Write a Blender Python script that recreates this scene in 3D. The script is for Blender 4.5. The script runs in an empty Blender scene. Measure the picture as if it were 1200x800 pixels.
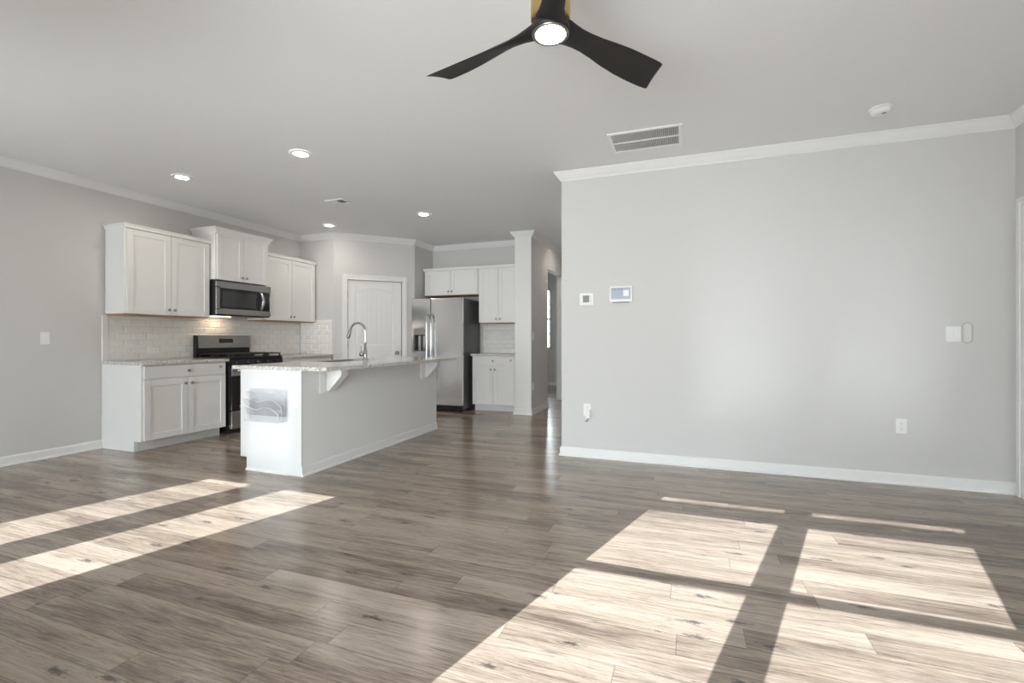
import bpy, bmesh, math, random
from mathutils import Vector, Matrix

# ------------------------------------------------------------------ camera, world, sun, exposure
SC = bpy.context.scene
COL = SC.collection
cam_d = bpy.data.cameras.new('camera'); cam = bpy.data.objects.new('camera', cam_d); COL.objects.link(cam)
cam.location = (0, 0, 1.14); cam.rotation_euler = (math.pi / 2, 0, 0.3531)
cam_d.sensor_width = 36; cam_d.lens = 556.5 / 1200 * 36; cam_d.shift_y = -2.4 / 1200; cam_d.clip_start = 0.02
SC.camera = cam
SC.view_settings.view_transform = 'Standard'; SC.view_settings.look = 'None'
SC.view_settings.gamma = 1; SC.view_settings.use_curve_mapping = False
SC.view_settings.exposure = 1.45
SKY = 7.6; SUN = 7.9; CAN = 60.0; FANLIGHT = 40.0
SC.cycles.max_bounces = 14; SC.cycles.diffuse_bounces = 8; SC.cycles.glossy_bounces = 5
SC.cycles.transparent_max_bounces = 12; SC.cycles.sample_clamp_indirect = 10
SC.cycles.blur_glossy = 0.0; SC.cycles.caustics_reflective = True; SC.cycles.caustics_refractive = False

W = bpy.data.worlds.new('world'); SC.world = W; W.use_nodes = True
nt = W.node_tree; nt.nodes.clear()
wo = nt.nodes.new('ShaderNodeOutputWorld'); bg = nt.nodes.new('ShaderNodeBackground')
tc = nt.nodes.new('ShaderNodeTexCoord'); sx = nt.nodes.new('ShaderNodeSeparateXYZ')
mr = nt.nodes.new('ShaderNodeMapRange'); rp = nt.nodes.new('ShaderNodeValToRGB')
mr.inputs['From Min'].default_value = -1; mr.inputs['From Max'].default_value = 1
nt.links.new(tc.outputs['Generated'], sx.inputs[0]); nt.links.new(sx.outputs['Z'], mr.inputs['Value'])
nt.links.new(mr.outputs[0], rp.inputs[0]); nt.links.new(rp.outputs[0], bg.inputs[0]); nt.links.new(bg.outputs[0], wo.inputs[0])
e = rp.color_ramp.elements
e[0].position = 0.0; e[0].color = (0.97, 0.98, 0.99, 1)
e[1].position = 1.0; e[1].color = (0.72, 0.84, 1.0, 1)
k = e.new(0.47); k.color = (0.955, 0.975, 1.0, 1)
k = e.new(0.53); k.color = (0.92, 0.965, 1.0, 1)
bg.inputs['Strength'].default_value = SKY

SUNK = 1.93; SUNX = 0.29                      # floor shift per metre of height (y), and x per y
sun_d = bpy.data.lights.new('sun', 'SUN'); sun = bpy.data.objects.new('sun', sun_d); COL.objects.link(sun)
sun.rotation_euler = Vector((-SUNK * SUNX, -SUNK, 1)).to_track_quat('Z', 'Y').to_euler()
sun.location = (-3, -8, 5); sun_d.energy = SUN; sun_d.angle = math.radians(0.2); sun_d.color = (0.95, 0.98, 1.04)

def portal(name, x0, x1, y, z0, z1, flip=False):
    d = bpy.data.lights.new(name, 'AREA'); d.shape = 'RECTANGLE'; d.size = x1 - x0; d.size_y = z1 - z0
    d.cycles.is_portal = True
    o = bpy.data.objects.new(name, d); COL.objects.link(o)
    o.location = ((x0 + x1) / 2, y, (z0 + z1) / 2)
    o.rotation_euler = (math.radians(90 if flip else -90), 0, 0)
    return o
portal('sky_portal', -1.50, 0.34, -0.93, 0.45, 2.36, True)
portal('sky_portal', -4.95, -3.16, -0.93, 0.02, 2.06, True)
portal('sky_portal', -4.20, -3.17, 11.56, 0.90, 2.40)

# ------------------------------------------------------------------ materials
def new_mat(name):
    m = bpy.data.materials.new(name); m.use_nodes = True
    return m, m.node_tree, m.node_tree.nodes['Principled BSDF']
def lin(r, g, b):
    f = lambda c: (c / 255 / 12.92) if c / 255 <= 0.04045 else ((c / 255 + 0.055) / 1.055) ** 2.4
    return (f(r), f(g), f(b), 1)
def N(t, typ, **kw):
    n = t.nodes.new('ShaderNode' + typ)
    for a, b in kw.items(): setattr(n, a, b)
    return n
def plain(name, col, rough=0.5, metal=0.0, spec=0.5, bump=0.0, bscale=200, var=0.03, emit=None, es=0):
    m, t, p = new_mat(name)
    co = N(t, 'TexCoord'); no = N(t, 'TexNoise'); no.inputs['Scale'].default_value = bscale
    t.links.new(co.outputs['Object'], no.inputs['Vector'])
    mx = N(t, 'MixRGB', blend_type='MULTIPLY'); mx.inputs[0].default_value = var; mx.inputs[1].default_value = col
    t.links.new(no.outputs['Fac'], mx.inputs[2]); t.links.new(mx.outputs[0], p.inputs['Base Color'])
    p.inputs['Roughness'].default_value = rough; p.inputs['Metallic'].default_value = metal
    p.inputs['Specular IOR Level'].default_value = spec
    if bump:
        b = N(t, 'Bump'); b.inputs['Strength'].default_value = bump; b.inputs['Distance'].default_value = 0.001
        t.links.new(no.outputs['Fac'], b.inputs['Height']); t.links.new(b.outputs[0], p.inputs['Normal'])
    if emit:
        p.inputs['Emission Color'].default_value = emit; p.inputs['Emission Strength'].default_value = es
    return m
M = {}
M['wall'] = plain('wall_paint', (0.638, 0.626, 0.617, 1), 0.75, spec=0.25, bump=0.25, bscale=350)
M['ceil'] = plain('ceiling_paint', (0.81, 0.812, 0.818, 1), 0.85, spec=0.15, bump=0.3, bscale=300)
M['trim'] = plain('trim_paint', (0.80, 0.795, 0.785, 1), 0.4, spec=0.4)
M['cab'] = plain('cabinet_paint', (0.815, 0.81, 0.80, 1), 0.42, spec=0.4)
M['panel'] = plain('cabinet_white_dimmed', (0.715, 0.715, 0.715, 1), 0.45, spec=0.35)  # cabinet white, darkened to hold back the strong light on the island end
M['island'] = plain('island_wall_paint', (0.775, 0.77, 0.76, 1), 0.6, spec=0.3)
M['whiteplastic'] = plain('white_plastic', (0.85, 0.85, 0.84, 1), 0.35)
M['wallplastic'] = plain('warm_white_plastic', (0.70, 0.69, 0.68, 1), 0.4)
M['greyplastic'] = plain('grey_plastic', (0.24, 0.24, 0.235, 1), 0.4)
M['beigeplastic'] = plain('beige_plastic', (0.62, 0.60, 0.50, 1), 0.4)
M['black'] = plain('black_enamel', (0.012, 0.012, 0.013, 1), 0.25)
M['iron'] = plain('cast_iron', (0.010, 0.010, 0.010, 1), 0.55, bump=0.5, bscale=500)
M['blackglass'] = plain('black_glass', (0.018, 0.018, 0.02, 1), 0.06)
M['window_dark'] = plain('oven_window_glass', (0.045, 0.046, 0.048, 1), 0.12)
M['fan'] = plain('matte_black_blade', (0.012, 0.011, 0.011, 1), 0.5, bump=0.2, bscale=250)
M['brass'] = plain('brushed_brass', (0.62, 0.44, 0.19, 1), 0.32, 1.0)
M['nickel'] = plain('satin_nickel', (0.36, 0.34, 0.32, 1), 0.3, 1.0)
M['chrome'] = plain('chrome', (0.62, 0.62, 0.62, 1), 0.12, 1.0)
M['darkgap'] = plain('dark_cavity', (0.03, 0.03, 0.03, 1), 0.9)
M['wood'] = plain('raw_plywood', lin(190, 150, 112), 0.6, bump=0.2, bscale=60, var=0.3)
M['tile'] = plain('glazed_tile', (0.82, 0.805, 0.785, 1), 0.18, var=0.05, bscale=12)
M['grout'] = plain('grout', (0.76, 0.745, 0.725, 1), 0.9)
M['fridgeside'] = plain('graphite_side', (0.095, 0.095, 0.093, 1), 0.4, 0.2)
M['screen'] = plain('lit_screen', (0.36, 0.40, 0.48, 1), 0.15, emit=(0.62, 0.70, 0.85, 1), es=0.06)
M['display'] = plain('dark_display', (0.02, 0.02, 0.022, 1), 0.1)
def emissive(name, col, s):
    m, t, p = new_mat(name)
    p.inputs['Base Color'].default_value = (0.9, 0.9, 0.9, 1)
    p.inputs['Emission Color'].default_value = col; p.inputs['Emission Strength'].default_value = s
    return m
M['can'] = emissive('downlight_lens', (1.0, 0.90, 0.79, 1), CAN)
M['fanlens'] = emissive('fan_light_lens', (1.0, 0.90, 0.78, 1), FANLIGHT)
M['cooklight'] = emissive('cooktop_lamp_lens', (1.0, 0.74, 0.48, 1), 6.0)

def steel(name, axis, col=(0.40, 0.39, 0.38, 1), rough=0.24):
    m, t, p = new_mat(name)
    co = N(t, 'TexCoord'); mp = N(t, 'Mapping'); no = N(t, 'TexNoise')
    s = [900, 900, 900]; s[axis] = 3
    mp.inputs['Scale'].default_value = s; no.inputs['Scale'].default_value = 1.0
    t.links.new(co.outputs['Object'], mp.inputs[0]); t.links.new(mp.outputs[0], no.inputs['Vector'])
    r = N(t, 'MapRange'); r.inputs['To Min'].default_value = rough * 0.8; r.inputs['To Max'].default_value = rough * 1.3
    t.links.new(no.outputs['Fac'], r.inputs['Value']); t.links.new(r.outputs[0], p.inputs['Roughness'])
    p.inputs['Base Color'].default_value = col; p.inputs['Metallic'].default_value = 1.0
    return m
M['steel_y'] = steel('brushed_steel_range', 1)
M['steel_x'] = steel('brushed_steel_fridge', 0, (0.72, 0.72, 0.725, 1), 0.15)
M['sinksteel'] = steel('sink_steel', 1, (0.42, 0.42, 0.42, 1), 0.3)

def glass_mat():
    m, t, p = new_mat('window_glass'); t.nodes.remove(p)
    out = t.nodes['Material Output']; tr = N(t, 'BsdfTransparent'); gl = N(t, 'BsdfGlossy'); fr = N(t, 'Fresnel'); mx = N(t, 'MixShader')
    gl.inputs['Roughness'].default_value = 0.02; fr.inputs['IOR'].default_value = 1.45
    tr.inputs[0].default_value = (0.96, 0.98, 0.97, 1)
    t.links.new(fr.outputs[0], mx.inputs[0]); t.links.new(tr.outputs[0], mx.inputs[1]); t.links.new(gl.outputs[0], mx.inputs[2])
    t.links.new(mx.outputs[0], out.inputs['Surface'])
    return m
M['glass'] = glass_mat()
def acrylic_mat(name, tint, mixf):
    m, t, p = new_mat(name)
    out = t.nodes['Material Output']; tr = N(t, 'BsdfTransparent'); mx = N(t, 'MixShader')
    tr.inputs[0].default_value = tint
    p.inputs['Base Color'].default_value = (0.93, 0.94, 0.95, 1); p.inputs['Roughness'].default_value = 0.08
    mx.inputs[0].default_value = mixf
    t.links.new(tr.outputs[0], mx.inputs[1]); t.links.new(p.outputs[0], mx.inputs[2]); t.links.new(mx.outputs[0], out.inputs['Surface'])
    return m
M['acrylic'] = acrylic_mat('clear_acrylic', (0.955, 0.957, 0.962, 1), 0.10)
M['acrylic_edge'] = acrylic_mat('polished_acrylic_edge', (0.85, 0.86, 0.87, 1), 0.75)

def granite():
    m, t, p = new_mat('speckled_granite')
    co = N(t, 'TexCoord')
    v = N(t, 'TexVoronoi'); v.inputs['Scale'].default_value = 160
    n = N(t, 'TexNoise'); n.inputs['Scale'].default_value = 38; n.inputs['Detail'].default_value = 6
    t.links.new(co.outputs['Object'], v.inputs['Vector']); t.links.new(co.outputs['Object'], n.inputs['Vector'])
    hs = N(t, 'SeparateColor'); t.links.new(v.outputs['Color'], hs.inputs[0])
    r = N(t, 'ValToRGB'); el = r.color_ramp.elements
    el[0].position = 0; el[0].color = (0.12, 0.115, 0.105, 1); el[1].position = 1; el[1].color = (0.80, 0.79, 0.77, 1)
    for pp, c in ((0.10, (0.16, 0.15, 0.14, 1)), (0.16, (0.45, 0.42, 0.38, 1)), (0.40, (0.60, 0.58, 0.55, 1)), (0.55, (0.74, 0.73, 0.71, 1))):
        x = el.new(pp); x.color = c
    t.links.new(hs.outputs[0], r.inputs[0])
    mx = N(t, 'MixRGB', blend_type='MULTIPLY'); mx.inputs[0].default_value = 0.45
    r2 = N(t, 'ValToRGB'); r2.color_ramp.elements[0].position = 0.35; r2.color_ramp.elements[0].color = (0.62, 0.59, 0.55, 1)
    r2.color_ramp.elements[1].position = 0.62
    t.links.new(n.outputs['Fac'], r2.inputs[0]); t.links.new(r.outputs[0], mx.inputs[1]); t.links.new(r2.outputs[0], mx.inputs[2])
    t.links.new(mx.outputs[0], p.inputs['Base Color']); p.inputs['Roughness'].default_value = 0.12
    return m
M['granite'] = granite()

def floor_mat():
    PW, PL, PH = 0.129, 1.22, 1.298
    m, t, p = new_mat('laminate_planks')
    L = t.links.new
    def math_(op, a, b=None, c=None):
        n = N(t, 'Math', operation=op)
        for i, v in enumerate((a, b, c)):
            if v is None: continue
            if isinstance(v, (int, float)): n.inputs[i].default_value = v
            else: L(v, n.inputs[i])
        return n.outputs[0]
    geo = N(t, 'NewGeometry'); s = N(t, 'SeparateXYZ'); L(geo.outputs['Position'], s.inputs[0])
    X, Y = s.outputs['X'], s.outputs['Y']
    yy = math_('DIVIDE', math_('SUBTRACT', Y, PH), PW)
    row = math_('FLOOR', yy); fy = math_('SUBTRACT', yy, row)
    w1 = N(t, 'TexWhiteNoise', noise_dimensions='1D'); L(row, w1.inputs['W'])
    xx = math_('ADD', math_('DIVIDE', X, PL), math_('MULTIPLY', w1.outputs['Value'], 7.0))
    colm = math_('FLOOR', xx); fx = math_('SUBTRACT', xx, colm)
    cv = N(t, 'CombineXYZ'); L(row, cv.inputs[0]); L(colm, cv.inputs[1])
    w2 = N(t, 'TexWhiteNoise', noise_dimensions='3D'); L(cv.outputs[0], w2.inputs['Vector'])
    # grain coordinates, shifted plank by plank
    gx = math_('ADD', X, math_('MULTIPLY', w2.outputs['Value'], 37.0)); gy = math_('ADD', Y, math_('MULTIPLY', w2.outputs['Value'], 11.0))
    def vec(sx_, sy_):
        c = N(t, 'CombineXYZ'); L(math_('MULTIPLY', gx, sx_), c.inputs[0]); L(math_('MULTIPLY', gy, sy_), c.inputs[1]); return c.outputs[0]
    def noise(v, d=5, rough=0.6, dist=0.0):
        n = N(t, 'TexNoise'); n.inputs['Scale'].default_value = 1; n.inputs['Detail'].default_value = d
        n.inputs['Roughness'].default_value = rough; n.inputs['Distortion'].default_value = dist; L(v, n.inputs['Vector']); return n.outputs['Fac']
    wob = noise(vec(1.1, 5), 3, 0.5, 0.0)
    def vecw(sx_, sy_, amt):
        c = N(t, 'CombineXYZ'); L(math_('MULTIPLY', gx, sx_), c.inputs[0])
        L(math_('MULTIPLY', math_('ADD', gy, math_('MULTIPLY', wob, amt)), sy_), c.inputs[1]); return c.outputs[0]
    broad = noise(vecw(0.9, 7, 0.10), 4, 0.55, 0.3)
    mid = noise(vecw(2.2, 60, 0.08), 7, 0.75, 0.6)
    fine = noise(vecw(7, 150, 0.05), 6, 0.8, 0.3)
    base = N(t, 'ValToRGB'); el = base.color_ramp.elements
    el[0].position = 0.30; el[0].color = (0.105, 0.078, 0.060, 1); el[1].position = 0.70; el[1].color = (0.43, 0.355, 0.287, 1)
    x = el.new(0.42); x.color = (0.228, 0.174, 0.135, 1); x = el.new(0.50); x.color = (0.304, 0.242, 0.192, 1); x = el.new(0.58); x.color = (0.360, 0.293, 0.235, 1)
    mixv = math_('ADD', math_('ADD', math_('MULTIPLY', broad, 0.34), math_('MULTIPLY', mid, 0.34)), math_('MULTIPLY', fine, 0.32))
    mixv = math_('ADD', math_('MULTIPLY', math_('SUBTRACT', mixv, 0.5), 1.75), 0.5)
    mixv = math_('ADD', mixv, math_('MULTIPLY', math_('SUBTRACT', w2.outputs['Value'], 0.5), 0.16))
    L(mixv, base.inputs[0])
    # slate-coloured smudges, long along the grain
    blot = noise(vecw(2.4, 15, 0.08), 7, 0.72, 0.6)
    br = N(t, 'ValToRGB'); br.color_ramp.elements[0].position = 0.57; br.color_ramp.elements[1].position = 0.70
    L(blot, br.inputs[0])
    m1 = N(t, 'MixRGB'); m1.inputs[2].default_value = (0.098, 0.088, 0.082, 1)
    L(math_('MULTIPLY', math_('MULTIPLY', br.outputs[0], 0.80), math_('ADD', 0.35, math_('MULTIPLY', mid, 1.1))), m1.inputs[0]); L(base.outputs[0], m1.inputs[1])
    # scattered knots: only some cells carry one
    vo = N(t, 'TexVoronoi', voronoi_dimensions='2D'); vo.inputs['Scale'].default_value = 1; L(vec(1.7, 6.2), vo.inputs['Vector'])
    sc_ = N(t, 'SeparateColor'); L(vo.outputs['Color'], sc_.inputs[0])
    has = math_('GREATER_THAN', sc_.outputs[0], 0.55)
    kd = math_('ADD', vo.outputs['Distance'], math_('MULTIPLY', math_('SUBTRACT', noise(vec(26, 75), 4, 0.7), 0.5), 0.42))
    kn = N(t, 'ValToRGB'); kn.color_ramp.elements[0].position = 0.02; kn.color_ramp.elements[0].color = (1, 1, 1, 1)
    kn.color_ramp.elements[1].position = 0.10; kn.color_ramp.elements[1].color = (0, 0, 0, 1)
    L(kd, kn.inputs[0])
    m2 = N(t, 'MixRGB'); m2.inputs[2].default_value = (0.045, 0.039, 0.037, 1)
    L(math_('MULTIPLY', math_('MULTIPLY', kn.outputs[0], has), 0.8), m2.inputs[0]); L(m1.outputs[0], m2.inputs[1])
    # thin dark grain cracks
    cr = N(t, 'ValToRGB'); cr.color_ramp.elements[0].position = 0.62; cr.color_ramp.elements[1].position = 0.68
    L(noise(vecw(2.6, 85, 0.14), 4, 0.6, 1.0), cr.inputs[0])
    m3 = N(t, 'MixRGB', blend_type='MULTIPLY'); m3.inputs[2].default_value = (0.40, 0.38, 0.37, 1)
    L(math_('MULTIPLY', cr.outputs[0], 0.8), m3.inputs[0]); L(m2.outputs[0], m3.inputs[1])
    fk = N(t, 'ValToRGB'); fk.color_ramp.elements[0].position = 0.53; fk.color_ramp.elements[1].position = 0.64
    L(noise(vecw(8, 105, 0.06), 6, 0.75, 0.4), fk.inputs[0])
    m5 = N(t, 'MixRGB', blend_type='MULTIPLY'); m5.inputs[2].default_value = (0.60, 0.58, 0.57, 1)
    L(math_('MULTIPLY', fk.outputs[0], 0.75), m5.inputs[0]); L(m3.outputs[0], m5.inputs[1]); m3 = m5
    # seams
    ey = math_('MULTIPLY', math_('MINIMUM', fy, math_('SUBTRACT', 1.0, fy)), PW)
    ex = math_('MULTIPLY', math_('MINIMUM', fx, math_('SUBTRACT', 1.0, fx)), PL)
    ed = math_('MINIMUM', ey, ex)
    sm = N(t, 'MapRange'); sm.inputs['From Min'].default_value = 0.0006; sm.inputs['From Max'].default_value = 0.0022
    sm.inputs['To Min'].default_value = 0.55; sm.inputs['To Max'].default_value = 0.0; L(ed, sm.inputs['Value'])
    m4 = N(t, 'MixRGB'); m4.inputs[2].default_value = (0.045, 0.038, 0.032, 1); L(sm.outputs[0], m4.inputs[0]); L(m3.outputs[0], m4.inputs[1])
    L(m4.outputs[0], p.inputs['Base Color'])
    rr = N(t, 'MapRange'); rr.inputs['To Min'].default_value = 0.17; rr.inputs['To Max'].default_value = 0.25; L(fine, rr.inputs['Value'])
    L(rr.outputs[0], p.inputs['Roughness'])
    b = N(t, 'Bump'); b.inputs['Strength'].default_value = 0.12; b.inputs['Distance'].default_value = 0.001
    L(math_('SUBTRACT', fine, sm.outputs[0]), b.inputs['Height']); L(b.outputs[0], p.inputs['Normal'])
    p.inputs['Specular IOR Level'].default_value = 0.62
    return m
M['floor'] = floor_mat()

# ------------------------------------------------------------------ mesh helpers (all coordinates are world coordinates)
class Frame:
    """local (along, out, up) axes on a wall or cabinet front"""
    def __init__(s, o, t, n): s.o = Vector(o); s.t = Vector(t).normalized(); s.n = Vector(n).normalized()
    def __call__(s, a, b, z): return s.o + s.t * a + s.n * b + Vector((0, 0, z))
WORLD = Frame((0, 0, 0), (1, 0, 0), (0, 1, 0))
class MB:
    def __init__(s): s.bm = bmesh.new()
    def _merge(s, tmp, smooth=False):
        for f in tmp.faces: f.smooth = smooth
        me = bpy.data.meshes.new('tmp'); tmp.to_mesh(me); tmp.free(); s.bm.from_mesh(me); bpy.data.meshes.remove(me)
    def box(s, lo, hi, F=WORLD, b=0.0, seg=1):
        t = bmesh.new()
        lo2 = [min(lo[i], hi[i]) for i in range(3)]; hi2 = [max(lo[i], hi[i]) for i in range(3)]
        vs = [t.verts.new((x, y, z)) for x in (lo2[0], hi2[0]) for y in (lo2[1], hi2[1]) for z in (lo2[2], hi2[2])]
        for f in ((0, 1, 3, 2), (4, 6, 7, 5), (0, 4, 5, 1), (2, 3, 7, 6), (0, 2, 6, 4), (1, 5, 7, 3)): t.faces.new([vs[i] for i in f])
        if b: bmesh.ops.bevel(t, geom=list(t.edges), offset=b, segments=seg, affect='EDGES', profile=0.5)
        for v in t.verts: v.co = F(*v.co)
        bmesh.ops.recalc_face_normals(t, faces=list(t.faces)); s._merge(t); return s
    def prism(s, poly, h0, h1, P, b=0.0):
        """poly: 2-D outline; P(u, v, h) gives the world point"""
        t = bmesh.new()
        A = [t.verts.new(P(u, v, h0)) for u, v in poly]; B = [t.verts.new(P(u, v, h1)) for u, v in poly]
        t.faces.new(A); t.faces.new(B[::-1]); n = len(poly)
        for i in range(n): t.faces.new((A[i], B[i], B[(i + 1) % n], A[(i + 1) % n]))
        bmesh.ops.recalc_face_normals(t, faces=list(t.faces))
        if b: bmesh.ops.bevel(t, geom=list(t.edges), offset=b, segments=2, affect='EDGES')
        s._merge(t); return s
    def lathe(s, prof, o, ax=(0, 0, 1), n=32, smooth=True, sc=(1, 1)):
        """prof: (radius, height) along the axis from o"""
        t = bmesh.new(); q = Vector(ax).to_track_quat('Z', 'Y'); o = Vector(o); rings = []
        for r, h in prof:
            if r < 1e-6: rings.append([t.verts.new(o + q @ Vector((0, 0, h)))])
            else: rings.append([t.verts.new(o + q @ Vector((r * sc[0] * math.cos(2 * math.pi * i / n), r * sc[1] * math.sin(2 * math.pi * i / n), h))) for i in range(n)])
        for a, c in zip(rings, rings[1:]):
            for i in range(n):
                j = (i + 1) % n
                if len(a) == 1 and len(c) > 1: t.faces.new((a[0], c[i], c[j]))
                elif len(c) == 1 and len(a) > 1: t.faces.new((a[i], c[0], a[j]))
                elif len(a) > 1: t.faces.new((a[i], c[i], c[j], a[j]))
        for r in (rings[0], rings[-1]):
            if len(r) > 1: t.faces.new(r)
        bmesh.ops.recalc_face_normals(t, faces=list(t.faces))
        for f in t.faces: f.smooth = smooth
        s._merge(t, smooth)
        return s
    def tube(s, pts, r, n=14, smooth=True, flat=1.0):
        pts = [Vector(p) for p in pts]; rs = r if isinstance(r, (list, tuple)) else [r] * len(pts)
        t = bmesh.new(); rings = []; up = None
        for i, p in enumerate(pts):
            d = (pts[min(i + 1, len(pts) - 1)] - pts[max(i - 1, 0)]).normalized()
            if up is None:
                up = Vector((0, 0, 1)) if abs(d.z) < 0.9 else Vector((0, 1, 0))
            a = d.cross(up).normalized(); c = a.cross(d).normalized(); up = c
            rings.append([t.verts.new(p + a * rs[i] * math.cos(2 * math.pi * k / n) + c * rs[i] * flat * math.sin(2 * math.pi * k / n)) for k in range(n)])
        for a, c in zip(rings, rings[1:]):
            for k in range(n): t.faces.new((a[k], a[(k + 1) % n], c[(k + 1) % n], c[k]))
        t.faces.new(rings[0]); t.faces.new(rings[-1])
        bmesh.ops.recalc_face_normals(t, faces=list(t.faces)); s._merge(t, smooth); return s
    def sweep(s, path, prof):
        """moulding: path in plan with the room on its right, prof (out, z) as a closed outline, mitred corners"""
        P = [Vector(p) for p in path]; n = len(P); t = bmesh.new(); rings = []
        for i in range(n):
            d0 = (P[i] - P[i - 1]).normalized() if i else None
            d1 = (P[i + 1] - P[i]).normalized() if i < n - 1 else None
            r0 = Vector((d0.y, -d0.x)) if d0 else None; r1 = Vector((d1.y, -d1.x)) if d1 else None
            if r0 is None: mv = r1
            elif r1 is None: mv = r0
            else:
                mv = (r0 + r1); mv = mv / max(1e-6, mv.dot(r0))
            rings.append([t.verts.new((P[i].x + mv.x * o, P[i].y + mv.y * o, z)) for o, z in prof])
        m = len(prof)
        for a, c in zip(rings, rings[1:]):
            for k in range(m): t.faces.new((a[k], a[(k + 1) % m], c[(k + 1) % m], c[k]))
        t.faces.new(rings[0]); t.faces.new(rings[-1])
        bmesh.ops.recalc_face_normals(t, faces=list(t.faces)); s._merge(t); return s
    def build(s, name, mat, parent=None, at=None):
        bm = s.bm
        if parent is not None: off = Vector(parent['_at'])
        elif at is not None: off = Vector(at)
        else:
            xs = [v.co for v in bm.verts]
            off = Vector(((min(v.x for v in xs) + max(v.x for v in xs)) / 2, (min(v.y for v in xs) + max(v.y for v in xs)) / 2, min(v.z for v in xs)))
        for v in bm.verts: v.co -= off
        me = bpy.data.meshes.new(name); bm.to_mesh(me); bm.free()
        for m in (mat if isinstance(mat, (list, tuple)) else [mat]): me.materials.append(m)
        o = bpy.data.objects.new(name, me); COL.objects.link(o)
        if parent is not None: o.parent = parent
        else: o.location = off
        o['_at'] = tuple(off)
        return o
def thing(name, label, cat, at, group=None):
    o = bpy.data.objects.new(name, None); COL.objects.link(o); o.location = at; o['_at'] = tuple(at); o.empty_display_size = 0.1
    return tag(o, label, cat, group)
def tag(o, label, cat, group=None):
    o['label'] = label; o['category'] = cat
    if group: o['group'] = group
    return o
def struct(o): o['kind'] = 'structure'; return o
def sroot(name, at):
    o = bpy.data.objects.new(name, None); COL.objects.link(o); o.location = at; o['_at'] = tuple(at); return struct(o)

# ------------------------------------------------------------------ the room shell
CZ = 2.775; XL = -5.77; XR = 2.268; YB = -0.743; YP = 4.56; YC = 5.92; YK = 7.40; YE = 11.40
DA = Vector((-5.085, 5.92, 0)); DB = Vector((-4.22, 6.77, 0)); DT = (DB - DA).normalized(); DN = Vector((DT.y, -DT.x, 0)); DLEN = (DB - DA).length
FP = Frame(DA, DT, DN)
def wall(name, *boxes, F=WORLD, mat='wall'):
    m = MB()
    for lo, hi in boxes: m.box(lo, hi, F)
    return struct(m.build(name, M[mat]))
struct(MB().box((-6.2, -1.0, -0.15), (2.6, 11.75, 0)).build('floor', M['floor']))
struct(MB().box((-6.2, -1.0, CZ), (2.6, 11.75, CZ + 0.15)).build('ceiling', M['ceil']))
wall('wall_left', ((XL - 0.15, YB - 0.16, 0), (XL, YK + 0.12, CZ)))
wall('wall_right', ((XR, YB - 0.16, 0), (XR + 0.15, 3.60, CZ)), ((XR, 4.44, 0), (XR + 0.15, 4.71, CZ)), ((XR, 3.60, 2.08), (XR + 0.15, 4.44, CZ)))
YO = YB - 0.157
wall('wall_back', ((XL, YO, 0), (-4.96, YB, CZ)), ((-4.96, YO, 2.06), (-3.15, YB, CZ)), ((-3.15, YO, 0), (-1.50, YB, CZ)),
     ((-1.50, YO, 0), (0.34, YB, 0.45)), ((-1.50, YO, 2.36), (0.34, YB, CZ)), ((0.34, YO, 0), (XR, YB, CZ)))
wall('wall_partition', ((-1.16, YP, 0), (XR, YP + 0.12, CZ)))
wall('wall_hall_right', ((-1.16, YP + 0.12, 0), (-1.04, YE + 0.15, CZ)))
wall('wall_corner', ((XL, YC, 0), (DA.x, YC + 0.12, CZ)))
DL, DR, DZ = 0.1845, 1.0150, 2.068          # pantry door leaf along the diagonal wall
wall('wall_pantry', ((-0.02, -0.12, 0), (DL - 0.012, 0, CZ)), ((DR + 0.012, -0.12, 0), (DLEN + 0.02, 0, CZ)), ((DL - 0.012, -0.12, DZ + 0.01), (DR + 0.012, 0, CZ)), F=FP)
wall('wall_alcove', ((DB.x - 0.12, DB.y - 0.01, 0), (DB.x, YK + 0.12, CZ)))
wall('wall_kitchen_back', ((XL, YK, 0), (-2.456, YK + 0.12, CZ)))
HO0, HO1, HOZ = 7.73, 8.75, 2.34
wall('wall_hall_left', ((-2.468, 6.832, 0), (-2.205, HO0, CZ)), ((-2.325, HO0, HOZ), (-2.205, HO1, CZ)), ((-2.325, HO1, 0), (-2.205, YE, CZ)))
wall('wall_hall_end', ((-5.35, YE, 0), (-4.20, YE + 0.15, CZ)), ((-4.20, YE, 0), (-3.17, YE + 0.15, 0.90)), ((-4.20, YE, 2.40), (-3.17, YE + 0.15, CZ)), ((-3.17, YE, 0), (-1.04, YE + 0.15, CZ)))
wall('wall_hall_room', ((-5.35, YK + 0.12, 0), (-5.20, YE, CZ)), ((-5.20, YK + 0.12, 0), (-4.34, YK + 0.2, CZ)))

CROWN = [(0, CZ - 0.082), (0.010, CZ - 0.082), (0.013, CZ - 0.070), (0.022, CZ - 0.062), (0.036, CZ - 0.046), (0.048, CZ - 0.028), (0.056, CZ - 0.018), (0.058, CZ - 0.010), (0.066, CZ - 0.008), (0.066, CZ), (0, CZ)]
BASE = [(0, 0), (0.024, 0), (0.024, 0.012), (0.020, 0.018), (0.014, 0.020), (0.014, 0.072), (0.010, 0.082), (0.004, 0.088), (0, 0.088)]
struct(MB().sweep([(XL, YB), (XL, YC), (DA.x, YC), (DB.x, DB.y), (DB.x, YK), (-2.468, YK), (-2.468, 6.832), (-2.205, 6.832), (-2.205, YE)], CROWN).build('trim_1', M['trim']))
struct(MB().sweep([(-1.16, YE), (-1.16, YP), (XR, YP), (XR, YB), (XL, YB)], CROWN).build('trim_2', M['trim']))
struct(MB().box((-2.468, 6.820, 0), (-2.205, 6.832, CZ - 0.08), b=0.003).build('trim_3', M['trim']))
struct(MB().sweep([(XL, YB), (XL, 3.188)], BASE).build('baseboard_left', M['trim']))
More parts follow.
